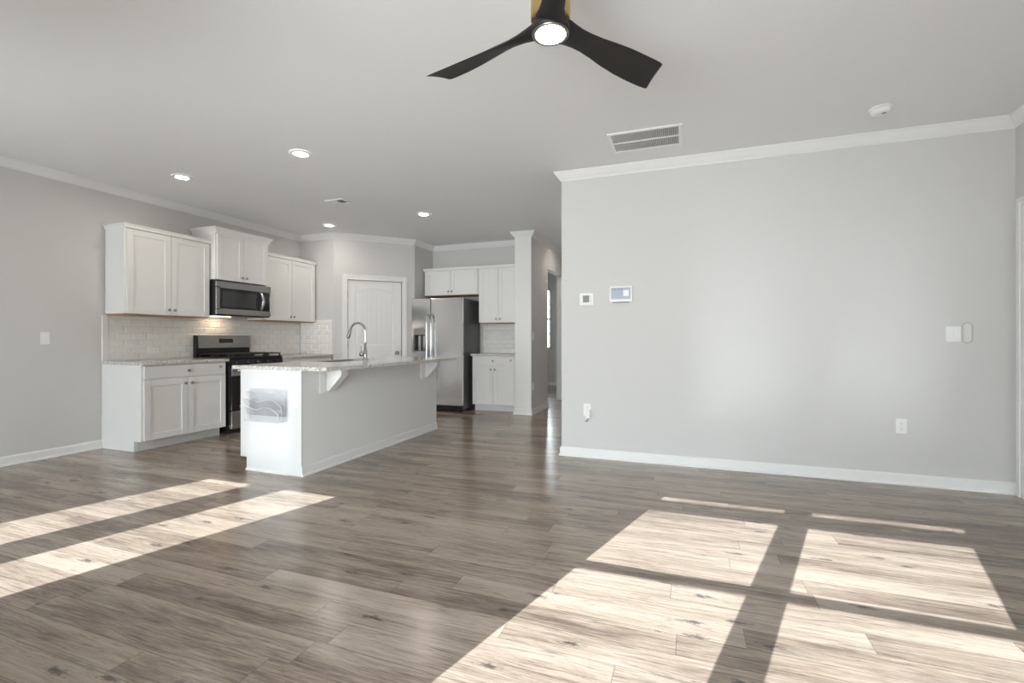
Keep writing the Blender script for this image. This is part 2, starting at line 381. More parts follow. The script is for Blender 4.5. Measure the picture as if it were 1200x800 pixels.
struct(MB().sweep([(-2.468, 6.865), (-2.468, 6.820), (-2.205, 6.820), (-2.205, HO0)], BASE).build('baseboard_hall_left', M['trim']))
struct(MB().sweep([(-1.16, YE), (-1.16, YP), (XR, YP)], BASE).build('baseboard_partition', M['trim']))
struct(MB().sweep([(XR, 3.515), (XR, YB), (-3.06, YB)], BASE).build('baseboard_right', M['trim']))
struct(MB().sweep([(-5.20, YE), (-1.16, YE)], BASE).build('baseboard_hall_end', M['trim']))
struct(MB().sweep([(-5.05, YB), (XL, YB)], BASE).build('baseboard_back', M['trim']))

def casing(m, F, a0, a1, z1, w=0.082, d=0.018):
    """door casing with a stepped profile, around the opening a0..a1 up to z1"""
    for q0, q1, dd in ((0, w, d * 0.6), (w * 0.55, w, d), (0, w * 0.16, d * 0.85)):
        m.box((a0 - q1, 0, 0), (a0 - q0, dd, z1 + q1), F, b=0.002)
        m.box((a1 + q0, 0, 0), (a1 + q1, dd, z1 + q1), F, b=0.002)
        m.box((a0 - q0, 0, z1 + q0), (a1 + q0, dd, z1 + q1), F, b=0.002)
    return m
# pantry door: arched two-panel leaf with plank grooves
d1 = sroot('door_1', FP(0.6, 0, 0))
casing(MB(), FP, DL - 0.004, DR + 0.004, DZ + 0.004).build('casing', M['trim'], d1)
m = MB()
yb = -0.012; m.box((DL, yb - 0.035, 0.008), (DR, yb - 0.013, DZ), FP)                     # back slab
def arch(a0, a1, z0, zs, rise, n=14):
    pts = [(a0, z0), (a1, z0)]
    for i in range(n + 1):
        u = i / n; pts.append((a1 + (a0 - a1) * u, zs + rise * (1 - (2 * u - 1) ** 2)))
    return pts
PA0, PA1 = DL + 0.112, DR - 0.140
def leaf_strip(a0, a1, z0, z1): m.box((a0, yb - 0.014, z0), (a1, yb, z1), FP, b=0.004)
leaf_strip(DL, PA0, 0.008, DZ); leaf_strip(PA1, DR, 0.008, DZ)
leaf_strip(PA0, PA1, 0.008, 0.26); leaf_strip(PA0, PA1, 0.84, 1.055)
top = [(PA0, DZ), (PA1, DZ)] + [(a, z) for a, z in arch(PA0, PA1, 0, 1.868, 0.075)[2:]]
m.prism(top, yb - 0.014, yb, lambda u, v, h: FP(u, h, v))
# raised panels made of narrow planks, the upper ones following the arch
for z0, z1, ar in ((0.29, 0.81, 0), (1.085, 1.868 - 0.03, 0.075)):
    n = 7; w = (PA1 - PA0 - 0.06) / n
    for i in range(n):
        a0 = PA0 + 0.03 + i * w; a1 = a0 + w
        h = [z1 + ar * (1 - (2 * (a - PA0) / (PA1 - PA0) - 1) ** 2) for a in (a0, a1)]
        m.prism([(a0 + 0.002, z0), (a1 - 0.002, z0), (a1 - 0.002, h[1]), (a0 + 0.002, h[0])], yb - 0.014, yb - 0.005, lambda u, v, hh: FP(u, hh, v), b=0.003)
m.build('door_leaf', M['trim'], d1)
kn = MB(); c = FP(0.945, yb, 0.925)
kn.lathe([(0.0, 0), (0.031, 0), (0.031, 0.004), (0.012, 0.008), (0.011, 0.03), (0.020, 0.036), (0.027, 0.046), (0.027, 0.056), (0.018, 0.066), (0, 0.068)], c, DN, 24).build('door_knob', M['nickel'], d1)
MB().box((1.008, yb - 0.005, 0.885), (1.018, yb + 0.007, 0.965), FP, b=0.001).build('latch_plate', M['nickel'], d1)
for z in (1.845, 1.05, 0.25): MB().box((DL - 0.012, yb, z - 0.045), (DL + 0.004, yb + 0.018, z + 0.045), FP, b=0.003).build('hinge', M['nickel'], d1)
# door beside the corner on the right wall
FR = Frame((XR, 0, 0), (0, 1, 0), (-1, 0, 0))
d2 = sroot('door_2', (XR, 4.02, 0))
casing(MB(), FR, 3.60, 4.44, 2.08).build('casing', M['trim'], d2)
m = MB(); m.box((3.605, -0.06, 0.01), (4.435, -0.035, 2.075), FR)
for a0, a1, z0, z1 in ((3.605, 3.72, 0.01, 2.075), (4.32, 4.435, 0.01, 2.075), (3.72, 4.32, 0.01, 0.25), (3.72, 4.32, 0.9, 1.05), (3.72, 4.32, 1.95, 2.075)):
    m.box((a0, -0.04, z0), (a1, -0.022, z1), FR, b=0.002)
m.build('door_leaf', M['trim'], d2)
MB().lathe([(0, 0), (0.03, 0), (0.012, 0.01), (0.012, 0.03), (0.027, 0.04), (0.027, 0.055), (0, 0.066)], FR(3.66, -0.022, 0.93), (-1, 0, 0), 20).build('door_knob', M['nickel'], d2)

# glazed openings in the wall behind the camera
YG = -0.80
def win(name, x0, x1, gx0, gx1):
    r = sroot(name, ((x0 + x1) / 2, YG, 0.45))
    m = MB(); z0, z1 = 0.45, 2.36
    m.box((x0, YG - 0.05, z0), (gx0, YG + 0.045, z1), b=0.003); m.box((gx1, YG - 0.05, z0), (x1, YG + 0.045, z1), b=0.003)
    m.box((x0, YG - 0.05, z0), (x1, YG + 0.045, 0.53)); m.box((x0, YG - 0.008, 2.290), (x1, YG + 0.03, z1))
    m.build('window_frame', M['trim'], r)
    MB().box((gx0, YG - 0.004, 2.124), (gx1, YG + 0.004, 2.246)).build('transom_bar', M['trim'], r)
    MB().box((gx0, YG - 0.004, 1.6295), (gx1, YG + 0.004, 1.676)).build('meeting_rail', M['trim'], r)
    MB().box((gx0, YG - 0.002, 0.53), (gx1, YG + 0.002, 2.282)).build('pane', M['glass'], r)
    MB().box((x0, YG + 0.04, 0.42), (x1, YB + 0.03, 0.45), b=0.004).build('window_sill', M['trim'], r)
win('window_1', -1.50, -0.585, -1.446, -0.653)
win('window_2', -0.585, 0.34, -0.518, 0.287)
d3 = sroot('door_3', (-4.06, YG, 0))
m = MB(); m.box((-4.96, YG - 0.05, 0), (-4.90, YG + 0.05, 2.06)); m.box((-3.21, YG - 0.05, 0), (-3.15, YG + 0.05, 2.06)); m.box((-4.96, YG - 0.05, 2.01), (-3.15, YG + 0.05, 2.06))
m.box((-4.96, YG - 0.05, 0), (-3.15, YG + 0.05, 0.02)); m.build('door_frame', M['trim'], d3)
FB = Frame((0, YB, 0), (1, 0, 0), (0, 1, 0))
casing(MB(), FB, -4.96, -3.15, 2.06).build('casing', M['trim'], d3)
for x0, x1, g0, g1 in ((-4.895, -4.058, -4.714, -4.246), (-4.052, -3.215, -3.906, -3.419)):
    m = MB(); y0, y1 = YG - 0.02, YG + 0.02
    m.box((x0, y0, 0.025), (g0, y1, 2.005)); m.box((g1, y0, 0.025), (x1, y1, 2.005)); m.box((g0, y0, 0.025), (g1, y1, 0.25)); m.box((g0, y0, 1.87), (g1, y1, 2.005))
    lf = m.build('door_leaf', M['trim'], d3)
    MB().box((g0, YG - 0.002, 0.25), (g1, YG + 0.002, 1.87)).build('pane', M['glass'], lf)
# window in the room at the end of the hall
w3 = sroot('window_3', (-3.68, YE, 0.90))
m = MB()
for lo, hi in (((-4.20, YE + 0.02, 0.90), (-4.15, YE + 0.10, 2.40)), ((-3.22, YE + 0.02, 0.90), (-3.17, YE + 0.10, 2.40)), ((-4.2, YE + 0.02, 0.90), (-3.17, YE + 0.10, 0.95)), ((-4.2, YE + 0.02, 2.35), (-3.17, YE + 0.10, 2.40)), ((-4.2, YE + 0.02, 1.62), (-3.17, YE + 0.10, 1.67))):
    m.box(lo, hi)
for x in (-3.86, -3.51): m.box((x - 0.01, YE + 0.04, 0.95), (x + 0.01, YE + 0.07, 2.35))
for z in (1.28, 2.02): m.box((-4.15, YE + 0.04, z - 0.01), (-3.22, YE + 0.07, z + 0.01))
m.build('window_frame', M['trim'], w3)
MB().box((-4.15, YE + 0.055, 0.95), (-3.22, YE + 0.059, 2.35)).build('pane', M['glass'], w3)
MB().box((-4.25, YE - 0.03, 0.87), (-3.12, YE + 0.03, 0.90), b=0.003).build('window_sill', M['trim'], w3)

# ------------------------------------------------------------------ cabinets
def shaker(F, a0, a1, z0, z1, b0, parent, knob=None, mat='cab'):
    """door with raised rails and a sunk panel; its face is at b0+0.02"""
    m = MB(); s = 0.062
    m.box((a0 + 0.01, b0, z0 + 0.01), (a1 - 0.01, b0 + 0.011, z1 - 0.01), F)
    for p in (((a0, b0, z0), (a0 + s, b0 + 0.02, z1)), ((a1 - s, b0, z0), (a1, b0 + 0.02, z1)), ((a0 + s, b0, z0), (a1 - s, b0 + 0.02, z0 + s)), ((a0 + s, b0, z1 - s), (a1 - s, b0 + 0.02, z1))):
        m.box(*p, F, b=0.0018)
    d = m.build('door', M[mat], parent)
    if knob: knob_at(F, knob[0], b0 + 0.02, knob[1], d)
    return d
def knob_at(F, a, b, z, parent):
    MB().lathe([(0.0, 0), (0.008, 0), (0.006, 0.010), (0.010, 0.014), (0.0155, 0.019), (0.0155, 0.024), (0.010, 0.028), (0, 0.029)], F(a, b, z), F.n, 16).build('knob', M['nickel'], parent)
def drawer(F, a0, a1, z0, z1, b0, parent, knob=None):
    d = MB().box((a0, b0, z0), (a1, b0 + 0.02, z1), F, b=0.003).build('drawer_front', M['cab'], parent)
    if knob: knob_at(F, knob[0], b0 + 0.02, knob[1], d)
    return d
FL = Frame((XL, 0, 0), (0, 1, 0), (1, 0, 0))            # left wall: along +y, out +x
FK = Frame((0, YK, 0), (1, 0, 0), (0, -1, 0))           # kitchen back wall: along +x, out -y
def upper(F, a0, a1, z0, z1, depth, label, kz, cornice=0.018, ch=0.045, wood=True, group='white wall cabinets', lap=(0.0, 0.0)):
    t = thing('wall_cabinet', label, 'cabinet', F((a0 + a1) / 2, depth / 2, z0), group)
    MB().box((a0, 0.010, z0 + 0.012), (a1, depth, z1 - ch), F, b=0.0015).build('carcass', M['cab'], t)
    if wood: MB().box((a0 + 0.012, 0.012, z0 + 0.002), (a1 - 0.012, depth - 0.012, z0 + 0.012), F).build('underside', M['wood'], t)
    m = MB()
    if cornice > 0.03:
        prof = [(0, z1 - 0.085), (0.006, z1 - 0.085), (0.012, z1 - 0.06), (cornice * 0.5, z1 - 0.035), (cornice * 0.85, z1 - 0.018), (cornice, z1 - 0.014), (cornice, z1), (0, z1)]
    else:
        prof = [(0, z1 - ch), (cornice * 0.5, z1 - ch), (cornice * 0.6, z1 - 0.018), (cornice, z1 - 0.012), (cornice, z1), (0, z1)]
    dd = depth + 0.02
    p = [F(a0, 0.010, 0), F(a0, dd, 0), F(a1, dd, 0), F(a1, 0.010, 0)]
    p = [(q.x, q.y) for q in p]
    # mitred strip round three sides plus a lid
    m2 = MB(); m2.sweep(p if sweep_side(p, F) else p[::-1], prof)
    m2.box((a0, 0.010, z1 - ch), (a1, dd, z1 - 0.002), F)
    m2.build('cornice', M['cab'], t)
    mid = (a0 + a1) / 2; zt = z1 - ch - 0.006
    shaker(F, a0 + 0.018, mid - 0.003, z0 + 0.012, zt, depth, t, (mid - 0.032, kz))
    shaker(F, mid + 0.003, a1 - 0.012, z0 + 0.012, zt, depth, t, (mid + 0.032, kz))
    return t
def sweep_side(p, F):
    """True when the cabinet's outside lies on the right of the path p"""
    a, b = Vector(p[1]), Vector(p[2]); d = (b - a).normalized(); r = Vector((d.y, -d.x))
    return r.dot(Vector((F.n.x, F.n.y))) > 0
def base_cab(F, a0, a1, front, label, group='white base cabinets', latch=True):
    """carcass with toe recess, one drawer over two doors; 'front' = distance of the door faces from the wall"""
    t = thing('base_cabinet', label, 'cabinet', F((a0 + a1) / 2, front / 2, 0), group)
    cf = front - 0.02
    poly = [(0.004, 0), (cf - 0.105, 0), (cf - 0.105, 0.105), (cf, 0.105), (cf, 0.878), (0.004, 0.878)]
    MB().prism(poly, a0, a1, lambda u, v, h: F(h, u, v)).build('carcass', M['cab'], t)
    MB().box((a0 + 0.019, cf - 0.105, 0), (a1, cf - 0.098, 0.10), F).build('toe_kick', M['cab'], t)
    mid = (a0 + a1) / 2
    dr = drawer(F, a0 + 0.02, a1 - 0.012, 0.738, 0.866, cf, t, (mid, 0.802))
    shaker(F, a0 + 0.02, mid - 0.003, 0.112, 0.722, cf, t, (mid - 0.035, 0.667))
    shaker(F, mid + 0.003, a1 - 0.012, 0.112, 0.722, cf, t, (mid + 0.035, 0.667))
    return t
upper(FL, 3.217, 4.150, 1.400, 2.345, 0.312, 'white two-door wall cabinet left of the microwave', 1.470)
upper(FL, 4.165, 4.930, 1.862, 2.508, 0.392, 'short white wall cabinet directly above the microwave with taller crown', 1.925, cornice=0.042, ch=0.045, wood=False)
upper(FL, 4.945, 5.895, 1.400, 2.345, 0.312, 'white two-door wall cabinet right of the microwave in the corner', 1.470)
upper(FK, -4.190, -3.190, 1.868, 2.335, 0.325, 'short wide white wall cabinet above the steel refrigerator', 1.935)
upper(FK, -3.182, -2.482, 1.400, 2.335, 0.325, 'tall white wall cabinet right of the refrigerator, beside the hall wall', 1.470)
base_cab(FL, 3.190, 4.120, 0.640, 'white base cabinet left of the range with exposed end panel')
base_cab(FL, 4.965, 5.905, 0.640, 'white base cabinet between the range and the pantry corner')
base_cab(FK, -3.225, -2.492, 0.500, 'white base cabinet right of the refrigerator, beside the hall wall')

def latch(F, a, b, z, label):
    t = thing('cabinet_latch', label, 'latch', F(a, b, z - 0.02), 'drawer latches')
    MB().box((a - 0.018, b, z - 0.018), (a + 0.018, b + 0.006, z + 0.018), F, b=0.002).build('base_plate', M['beigeplastic'], t)
    MB().box((a - 0.008, b + 0.006, z - 0.012), (a + 0.014, b + 0.016, z + 0.006), F, b=0.003).build('lever', M['nickel'], t)
latch(FL, 4.035, 0.640, 0.826, 'small beige latch on the drawer left of the range')
latch(FK, -2.565, 0.500, 0.815, 'small beige latch on the drawer right of the refrigerator')

def counter(F, a0, a1, depth, label):
    return tag(MB().box((a0, 0.006, 0.880), (a1, depth, 0.912), F, b=0.004, seg=2).build('countertop', M['granite']), label, 'countertop', 'granite countertops')
counter(FL, 3.178, 4.138, 0.665, 'granite countertop on the base cabinet left of the range')
counter(FL, 4.952, 5.910, 0.665, 'granite countertop in the corner right of the range')
counter(FK, -3.240, -2.478, 0.525, 'granite countertop right of the refrigerator')

# bevelled subway tiles
def tiles(F, a0, a1, z0, z1, label, trim_left=False, shift=0.0, tw=0.152, th=0.0757):
    t = thing('tile_backsplash', label, 'backsplash', F((a0 + a1) / 2, 0, z0), 'tiled backsplashes')
    MB().box((a0, 0.0005, z0), (a1, 0.003, z1), F).build('grout_bed', M['grout'], t)
    m = MB(); bm = m.bm; r = 0; z = z0
    while z < z1 - 0.005:
        ze = min(z + th, z1); a = a0 - (tw / 2 if r % 2 else 0) - shift
        while a < a1 - 0.002:
            s0, s1 = max(a, a0) + 0.0012, min(a + tw, a1) - 0.0012
            if s1 - s0 > 0.02:
                q0, q1 = z + 0.0012, ze - 0.0012; bv = min(0.009, (q1 - q0) * 0.3)
                lo = [bm.verts.new(F(*p)) for p in ((s0, 0.002, q0), (s1, 0.002, q0), (s1, 0.002, q1), (s0, 0.002, q1))]
                md = [bm.verts.new(F(*p)) for p in ((s0, 0.004, q0), (s1, 0.004, q0), (s1, 0.004, q1), (s0, 0.004, q1))]
                hi = [bm.verts.new(F(*p)) for p in ((s0 + bv, 0.009, q0 + bv), (s1 - bv, 0.009, q0 + bv), (s1 - bv, 0.009, q1 - bv), (s0 + bv, 0.009, q1 - bv))]
                for A, B in ((lo, md), (md, hi)):
                    for i in range(4): bm.faces.new((A[i], A[(i + 1) % 4], B[(i + 1) % 4], B[i]))
                bm.faces.new(hi)
            a += tw
        z = ze; r += 1
    bmesh.ops.recalc_face_normals(bm, faces=list(bm.faces))
    # outward orientation check
    f = max(bm.faces, key=lambda f: f.calc_area())
    if f.normal.dot(F.n) < 0: bmesh.ops.reverse_faces(bm, faces=list(bm.faces))
    m.build('tile', M['tile'], t)
    if trim_left: MB().box((a0 - 0.062, 0.001, z0), (a0 - 0.002, 0.0105, z1), F, b=0.003).build('edge_trim', M['tile'], t)
    return t
tiles(FL, 3.250, 5.912, 0.912, 1.398, 'white subway tile on the left wall behind the range', True)
FCo = Frame((0, YC, 0), (1, 0, 0), (0, -1, 0))
tiles(FCo, -5.758, -5.150, 0.912, 1.445, 'white subway tile on the short corner wall beside the pantry door')
tiles(FK, -3.250, -2.470, 0.912, 1.398, 'white subway tile in the nook right of the refrigerator')

# ------------------------------------------------------------------ appliances
# gas range
RY0, RY1, RX = 4.160, 4.935, 0.655
t = thing('gas_range', 'stainless steel gas range with black cooktop between base cabinets', 'range', FL(4.55, 0.33, 0))
MB().box((RY0, 0.02, 0.055), (RY1, RX - 0.03, 0.905), FL, b=0.003).build('body', M['black'], t)
MB().box((RY0, 0.02, 0.905), (RY1, RX, 0.925), FL, b=0.006, seg=2).build('cooktop', M['black'], t)
MB().box((RY0 + 0.03, 0.05, 0), (RY1 - 0.03, RX - 0.08, 0.055), FL).build('plinth', M['darkgap'], t)
bgd = MB().prism([(0.012, 0.925), (0.075, 0.925), (0.070, 1.025), (0.085, 1.03), (0.070, 1.185), (0.055, 1.192), (0.012, 1.192)], RY0 + 0.006, RY1 - 0.006, lambda u, v, h: FL(h, u, v)).build('backguard', M['black'], t)
fp = MB().prism([(0.0852, 1.032), (0.0905, 1.032), (0.0760, 1.186), (0.0705, 1.186)], RY0 + 0.02, RY1 - 0.008, lambda u, v, h: FL(h, u, v)).build('control_fascia', M['steel_y'], bgd)
MB().prism([(0.0850, 1.095), (0.0868, 1.095), (0.0820, 1.150), (0.0800, 1.150)], 4.46, 4.66, lambda u, v, h: FL(h, u, v)).build('display', M['display'], bgd)
kp = MB().prism([(RX - 0.03, 0.815), (RX + 0.004, 0.815), (RX - 0.006, 0.900), (RX - 0.03, 0.905)], RY0, RY1, lambda u, v, h: FL(h, u, v)).build('control_panel', M['black'], t)
for i in range(5):
    y = RY0 + 0.09 + i * (RY1 - RY0 - 0.18) / 4
    MB().lathe([(0, 0), (0.022, 0), (0.022, 0.006), (0.018, 0.008), (0.017, 0.028), (0.014, 0.031), (0, 0.031)], FL(y, RX - 0.001, 0.858), (1, 0, 0.1), 20).build('knob', M['black'], kp)
for y0, y1 in ((RY0 + 0.015, 4.415), (4.42, 4.675), (4.68, RY1 - 0.015)):
    m = MB(); x0, x1 = 0.10, RX - 0.02; zt = 0.968
    for b0, b1 in ((x0, x0 + 0.014), (x1 - 0.014, x1), ((x0 + x1) / 2 - 0.007, (x0 + x1) / 2 + 0.007)): m.box((y0, b0, zt - 0.016), (y1, b1, zt), FL, b=0.003)
    for a in (y0, (y0 + y1) / 2 - 0.007, y1 - 0.014): m.box((a, x0, zt - 0.016), (a + 0.014, x1, zt), FL, b=0.003)
    for a in (y0, y1 - 0.014):
        for b in (x0, x1 - 0.014): m.box((a, b, 0.925), (a + 0.014, b + 0.014, zt - 0.01), FL)
    m.build('grate', M['iron'], t)
for y in (4.29, 4.55, 4.81):
    for b in ((0.23, 0.50) if y != 4.55 else (0.365,)):
        MB().lathe([(0, 0), (0.045, 0), (0.045, 0.012), (0.034, 0.014), (0.034, 0.022), (0, 0.024)], FL(y, b, 0.925), (0, 0, 1), 24).build('burner', M['iron'], t)
od = MB().box((RY0 + 0.004, RX - 0.03, 0.285), (RY1 - 0.004, RX + 0.010, 0.806), FL, b=0.004).build('oven_door', M['blackglass'], t)
MB().box((RY0 + 0.004, RX + 0.008, 0.700), (RY1 - 0.004, RX + 0.014, 0.806), FL, b=0.002).build('top_band', M['steel_y'], od)
h = MB().tube([FL(RY0 + 0.05, RX + 0.052, 0.762), FL(RY1 - 0.05, RX + 0.052, 0.762)], 0.015, 16)
for y in (RY0 + 0.07, RY1 - 0.07): h.box((y - 0.012, RX + 0.012, 0.752), (y + 0.012, RX + 0.052, 0.772), FL, b=0.003)
h.build('handle', M['steel_y'], od)
MB().box((RY0 + 0.004, RX - 0.03, 0.065), (RY1 - 0.004, RX + 0.012, 0.275), FL, b=0.004).build('drawer_front', M['steel_y'], t)

# over-the-range microwave
MY0, MY1, MX, MZ0, MZ1 = 4.160, 4.962, 0.420, 1.438, 1.858
t = thing('microwave', 'stainless steel microwave mounted over the range', 'microwave', FL(4.56, 0.2, MZ0))
MB().box((MY0, 0.012, MZ0), (MY1, MX - 0.02, MZ1 - 0.004), FL, b=0.004).build('body', M['black'], t)
m = MB()
for lo, hi in (((MY0, MX - 0.02, MZ1 - 0.085), (MY1, MX, MZ1 - 0.004)), ((MY0, MX - 0.02, MZ0 + 0.012), (MY1, MX, MZ0 + 0.082)), ((MY0, MX - 0.02, MZ0 + 0.07), (MY0 + 0.048, MX, MZ1 - 0.07)), ((MY1 - 0.014, MX - 0.02, MZ0 + 0.07), (MY1, MX, MZ1 - 0.07))):
    m.box(lo, hi, FL, b=0.002)
m.build('front_frame', M['steel_y'], t)
dr = MB().box((MY0 + 0.046, MX - 0.02, MZ0 + 0.080), (MY0 + 0.655, MX - 0.002, MZ1 - 0.083), FL, b=0.002).build('door', M['blackglass'], t)
MB().box((MY0 + 0.085, MX - 0.003, MZ0 + 0.108), (MY0 + 0.565, MX - 0.0005, MZ1 - 0.125), FL, b=0.0008).build('window', M['window_dark'], dr)
MB().box((MY0 + 0.658, MX - 0.02, MZ0 + 0.080), (MY1 - 0.013, MX - 0.002, MZ1 - 0.083), FL, b=0.002).build('control_panel', M['blackglass'], t)
pts = []
for i in range(13):
    u = i / 12; pts.append(FL(MY0 + 0.632, MX + 0.004 + 0.052 * math.sin(math.pi * u), MZ0 + 0.088 + (MZ1 - MZ0 - 0.180) * u))
MB().tube(pts, 0.018, 14, flat=0.7).build('handle', M['chrome'], dr)
MB().box((MY0 + 0.06, 0.05, MZ0 - 0.004), (MY1 - 0.06, MX - 0.05, MZ0), FL).build('underside_grille', M['greyplastic'], t)
MB().box((MY0 + 0.16, 0.10, MZ0 - 0.007), (MY0 + 0.40, 0.17, MZ0 - 0.004), FL).build('lamp_lens', M['cooklight'], t)

# side-by-side refrigerator
FX0, FX1, FY = -4.205, -3.290, 6.685
FFr = Frame((0, FY, 0), (1, 0, 0), (0, -1, 0))
t = thing('refrigerator', 'stainless steel side-by-side refrigerator with water dispenser', 'refrigerator', (-3.75, 7.0, 0))
MB().box((FX0 + 0.006, -0.68, 0.035), (FX1 - 0.004, -0.060, 1.785), FFr, b=0.004).build('body', M['fridgeside'], t)
MB().box((FX0 + 0.02, -0.06, 0.015), (FX1 - 0.02, -0.025, 0.085), FFr).build('base_grille', M['black'], t)
SP = -3.852
def fdoor(name, a0, a1):
    return MB().box((a0, -0.055, 0.095), (a1, 0, 1.797), FFr, b=0.010, seg=3).build(name, M['steel_x'], t)
# freezer door built round the dispenser recess
m = MB(); da0, da1, dz0, dz1 = -4.172, -3.952, 0.945, 1.310
m.box((FX0, -0.055, 0.095), (SP - 0.004, -0.030, 1.797), FFr)
m.box((FX0, -0.055, 0.095), (SP - 0.004, 0, dz0), FFr, b=0.004); m.box((FX0, -0.055, dz1), (SP - 0.004, 0, 1.797), FFr, b=0.004)
m.box((FX0, -0.055, dz0), (da0, 0, dz1), FFr); m.box((da1, -0.055, dz0), (SP - 0.004, 0, dz1), FFr)
fz = m.build('freezer_door', M['steel_x'], t)
fd = fdoor('fridge_door', SP + 0.004, FX1)
MB().box((da0, -0.028, 1.215), (da1, 0.003, dz1), FFr, b=0.002).build('dispenser_panel', M['greyplastic'], fz)
MB().box((da0, -0.030, dz0), (da1, -0.026, 1.215), FFr).build('dispenser_recess', M['black'], fz)
m = MB(); m.box((-4.085, -0.026, 0.965), (-4.045, -0.006, 1.20), FFr, b=0.003); m.box((-4.00, -0.026, 0.965), (-3.962, -0.006, 1.20), FFr, b=0.003)
m.build('dispenser_paddle', M['chrome'], fz)
MB().box((da0, -0.026, dz0), (da1, 0.004, dz0 + 0.012), FFr, b=0.001).build('drip_tray', M['greyplastic'], fz)
for a, p in ((SP - 0.040, fz), (SP + 0.040, fd)):
    pts = []
    for i in range(17):
        u = i / 16; pts.append(FFr(a, 0.006 + 0.055 * min(1, 3.2 * math.sin(math.pi * u)) ** 0.8, 0.72 + 0.82 * u))
    MB().tube(pts, 0.015, 14).build('handle', M['chrome'], p)
for a in (FX0 + 0.05, FX1 - 0.05): MB().box((a - 0.035, -0.11, 1.785), (a + 0.035, -0.005, 1.806), FFr, b=0.004).build('hinge_cover', M['greyplastic'], t)
for a in (FX0 + 0.05, FX1 - 0.05): MB().lathe([(0, 0), (0.024, 0), (0.024, 0.02), (0.012, 0.024), (0.012, 0.06), (0, 0.06)], FFr(a, -0.04, 0), (0, 0, 1), 16).build('foot', M['black'], t)

# ------------------------------------------------------------------ island
IX0, IX1, IY0, IY1 = -3.692, -3.005, 3.10, 5.36
t = thing('kitchen_island', 'white kitchen island with grey back panel and corbels', 'island', (-3.35, 4.23, 0))
poly = [(IX0 + 0.072, 0), (-3.13, 0), (-3.13, 0.880), (IX0 + 0.02, 0.880), (IX0 + 0.02, 0.110), (IX0 + 0.072, 0.110)]
cm = MB()
for y0, y1 in ((IY0 + 0.02, 3.74), (4.68, IY1 - 0.02)): cm.prism(poly, y0, y1, lambda u, v, h: Vector((u, h, v)))
cm.prism([(IX0 + 0.072, 0), (-3.13, 0), (-3.13, 0.64), (IX0 + 0.02, 0.64), (IX0 + 0.02, 0.110), (IX0 + 0.072, 0.110)], 3.74, 4.68, lambda u, v, h: Vector((u, h, v)))
cm.build('carcass', M['cab'], t)
ep = [(IX0 + 0.072, 0), (-3.13, 0), (-3.13, 0.880), (IX0, 0.880), (IX0, 0.115), (IX0 + 0.072, 0.115)]
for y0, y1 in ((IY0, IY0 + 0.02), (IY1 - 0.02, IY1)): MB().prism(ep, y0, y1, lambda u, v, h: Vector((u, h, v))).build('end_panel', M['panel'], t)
MB().sweep([(IX0 + 0.072, IY0), (-3.135, IY0)], [(0, 0), (0.012, 0), (0.012, 0.012), (0.006, 0.02), (0, 0.022)]).build('shoe_moulding', M['trim'], t)
MB().box((-3.13, IY0 - 0.002, 0), (IX1, IY1, 0.880)).build('back_panel', M['island'], t)
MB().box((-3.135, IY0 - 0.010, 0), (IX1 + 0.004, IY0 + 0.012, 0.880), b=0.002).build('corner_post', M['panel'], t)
def corbel(y):
    m = MB()
    m.box((IX1, y - 0.108, 0.672), (IX1 + 0.012, y + 0.108, 0.878), b=0.002)
    x0 = IX1 + 0.02
    prof = [(x0, 0.682), (x0 + 0.030, 0.686), (x0 + 0.165, 0.828), (x0 + 0.165, 0.878), (x0, 0.878)]
    m.prism(prof, y - 0.042, y + 0.042, lambda u, v, h: Vector((u, h, v)), b=0.002)
    return m.build('corbel', M['trim'], t)
corbel(3.405); corbel(5.085)
FI = Frame((IX0 + 0.02, 0, 0), (0, 1, 0), (-1, 0, 0))
for i in range(4):
    a0 = IY0 + 0.03 + i * 0.553; a1 = a0 + 0.545
    d = drawer(FI, a0, a1, 0.74, 0.866, 0.0, t, ((a0 + a1) / 2, 0.80)); shaker(FI, a0, a1, 0.118, 0.725, 0.0, t, (a1 - 0.035 if i % 2 == 0 else a0 + 0.035, 0.667))
# baseboard on the dining side (room lies on +x)
MB().sweep([(IX1, IY0 - 0.010), (IX1, IY1)], BASE).build('baseboard', M['trim'], t)

# island worktop with the sink cut out
SX0, SX1, SY0, SY1 = -3.665, -3.285, 3.83, 4.58
CX0, CX1, CY0, CY1 = -3.745, -2.712, 3.06, 5.385
m = MB(); z0, z1 = 0.882, 0.914
o_ = [(CX0, CY0), (CX1, CY0), (CX1, CY1), (CX0, CY1)]; i_ = [(SX0, SY0), (SX1, SY0), (SX1, SY1), (SX0, SY1)]
bm = m.bm
def ringv(pts, z): return [bm.verts.new((x, y, z)) for x, y in pts]
eb = 0.004
ob, om, ot = ringv(o_, z0), ringv(o_, z1 - eb), ringv([(CX0 + eb, CY0 + eb), (CX1 - eb, CY0 + eb), (CX1 - eb, CY1 - eb), (CX0 + eb, CY1 - eb)], z1)
it, ib = ringv(i_, z1), ringv(i_, z0)
for A, B in ((ob, om), (om, ot), (ot, it), (it, ib), (ib, ob)):
    for i in range(4): bm.faces.new((A[i], A[(i + 1) % 4], B[(i + 1) % 4], B[i]))
bmesh.ops.recalc_face_normals(bm, faces=list(bm.faces))
tag(m.build('countertop', M['granite']), 'large granite countertop with sink on the kitchen island', 'countertop', 'granite countertops')
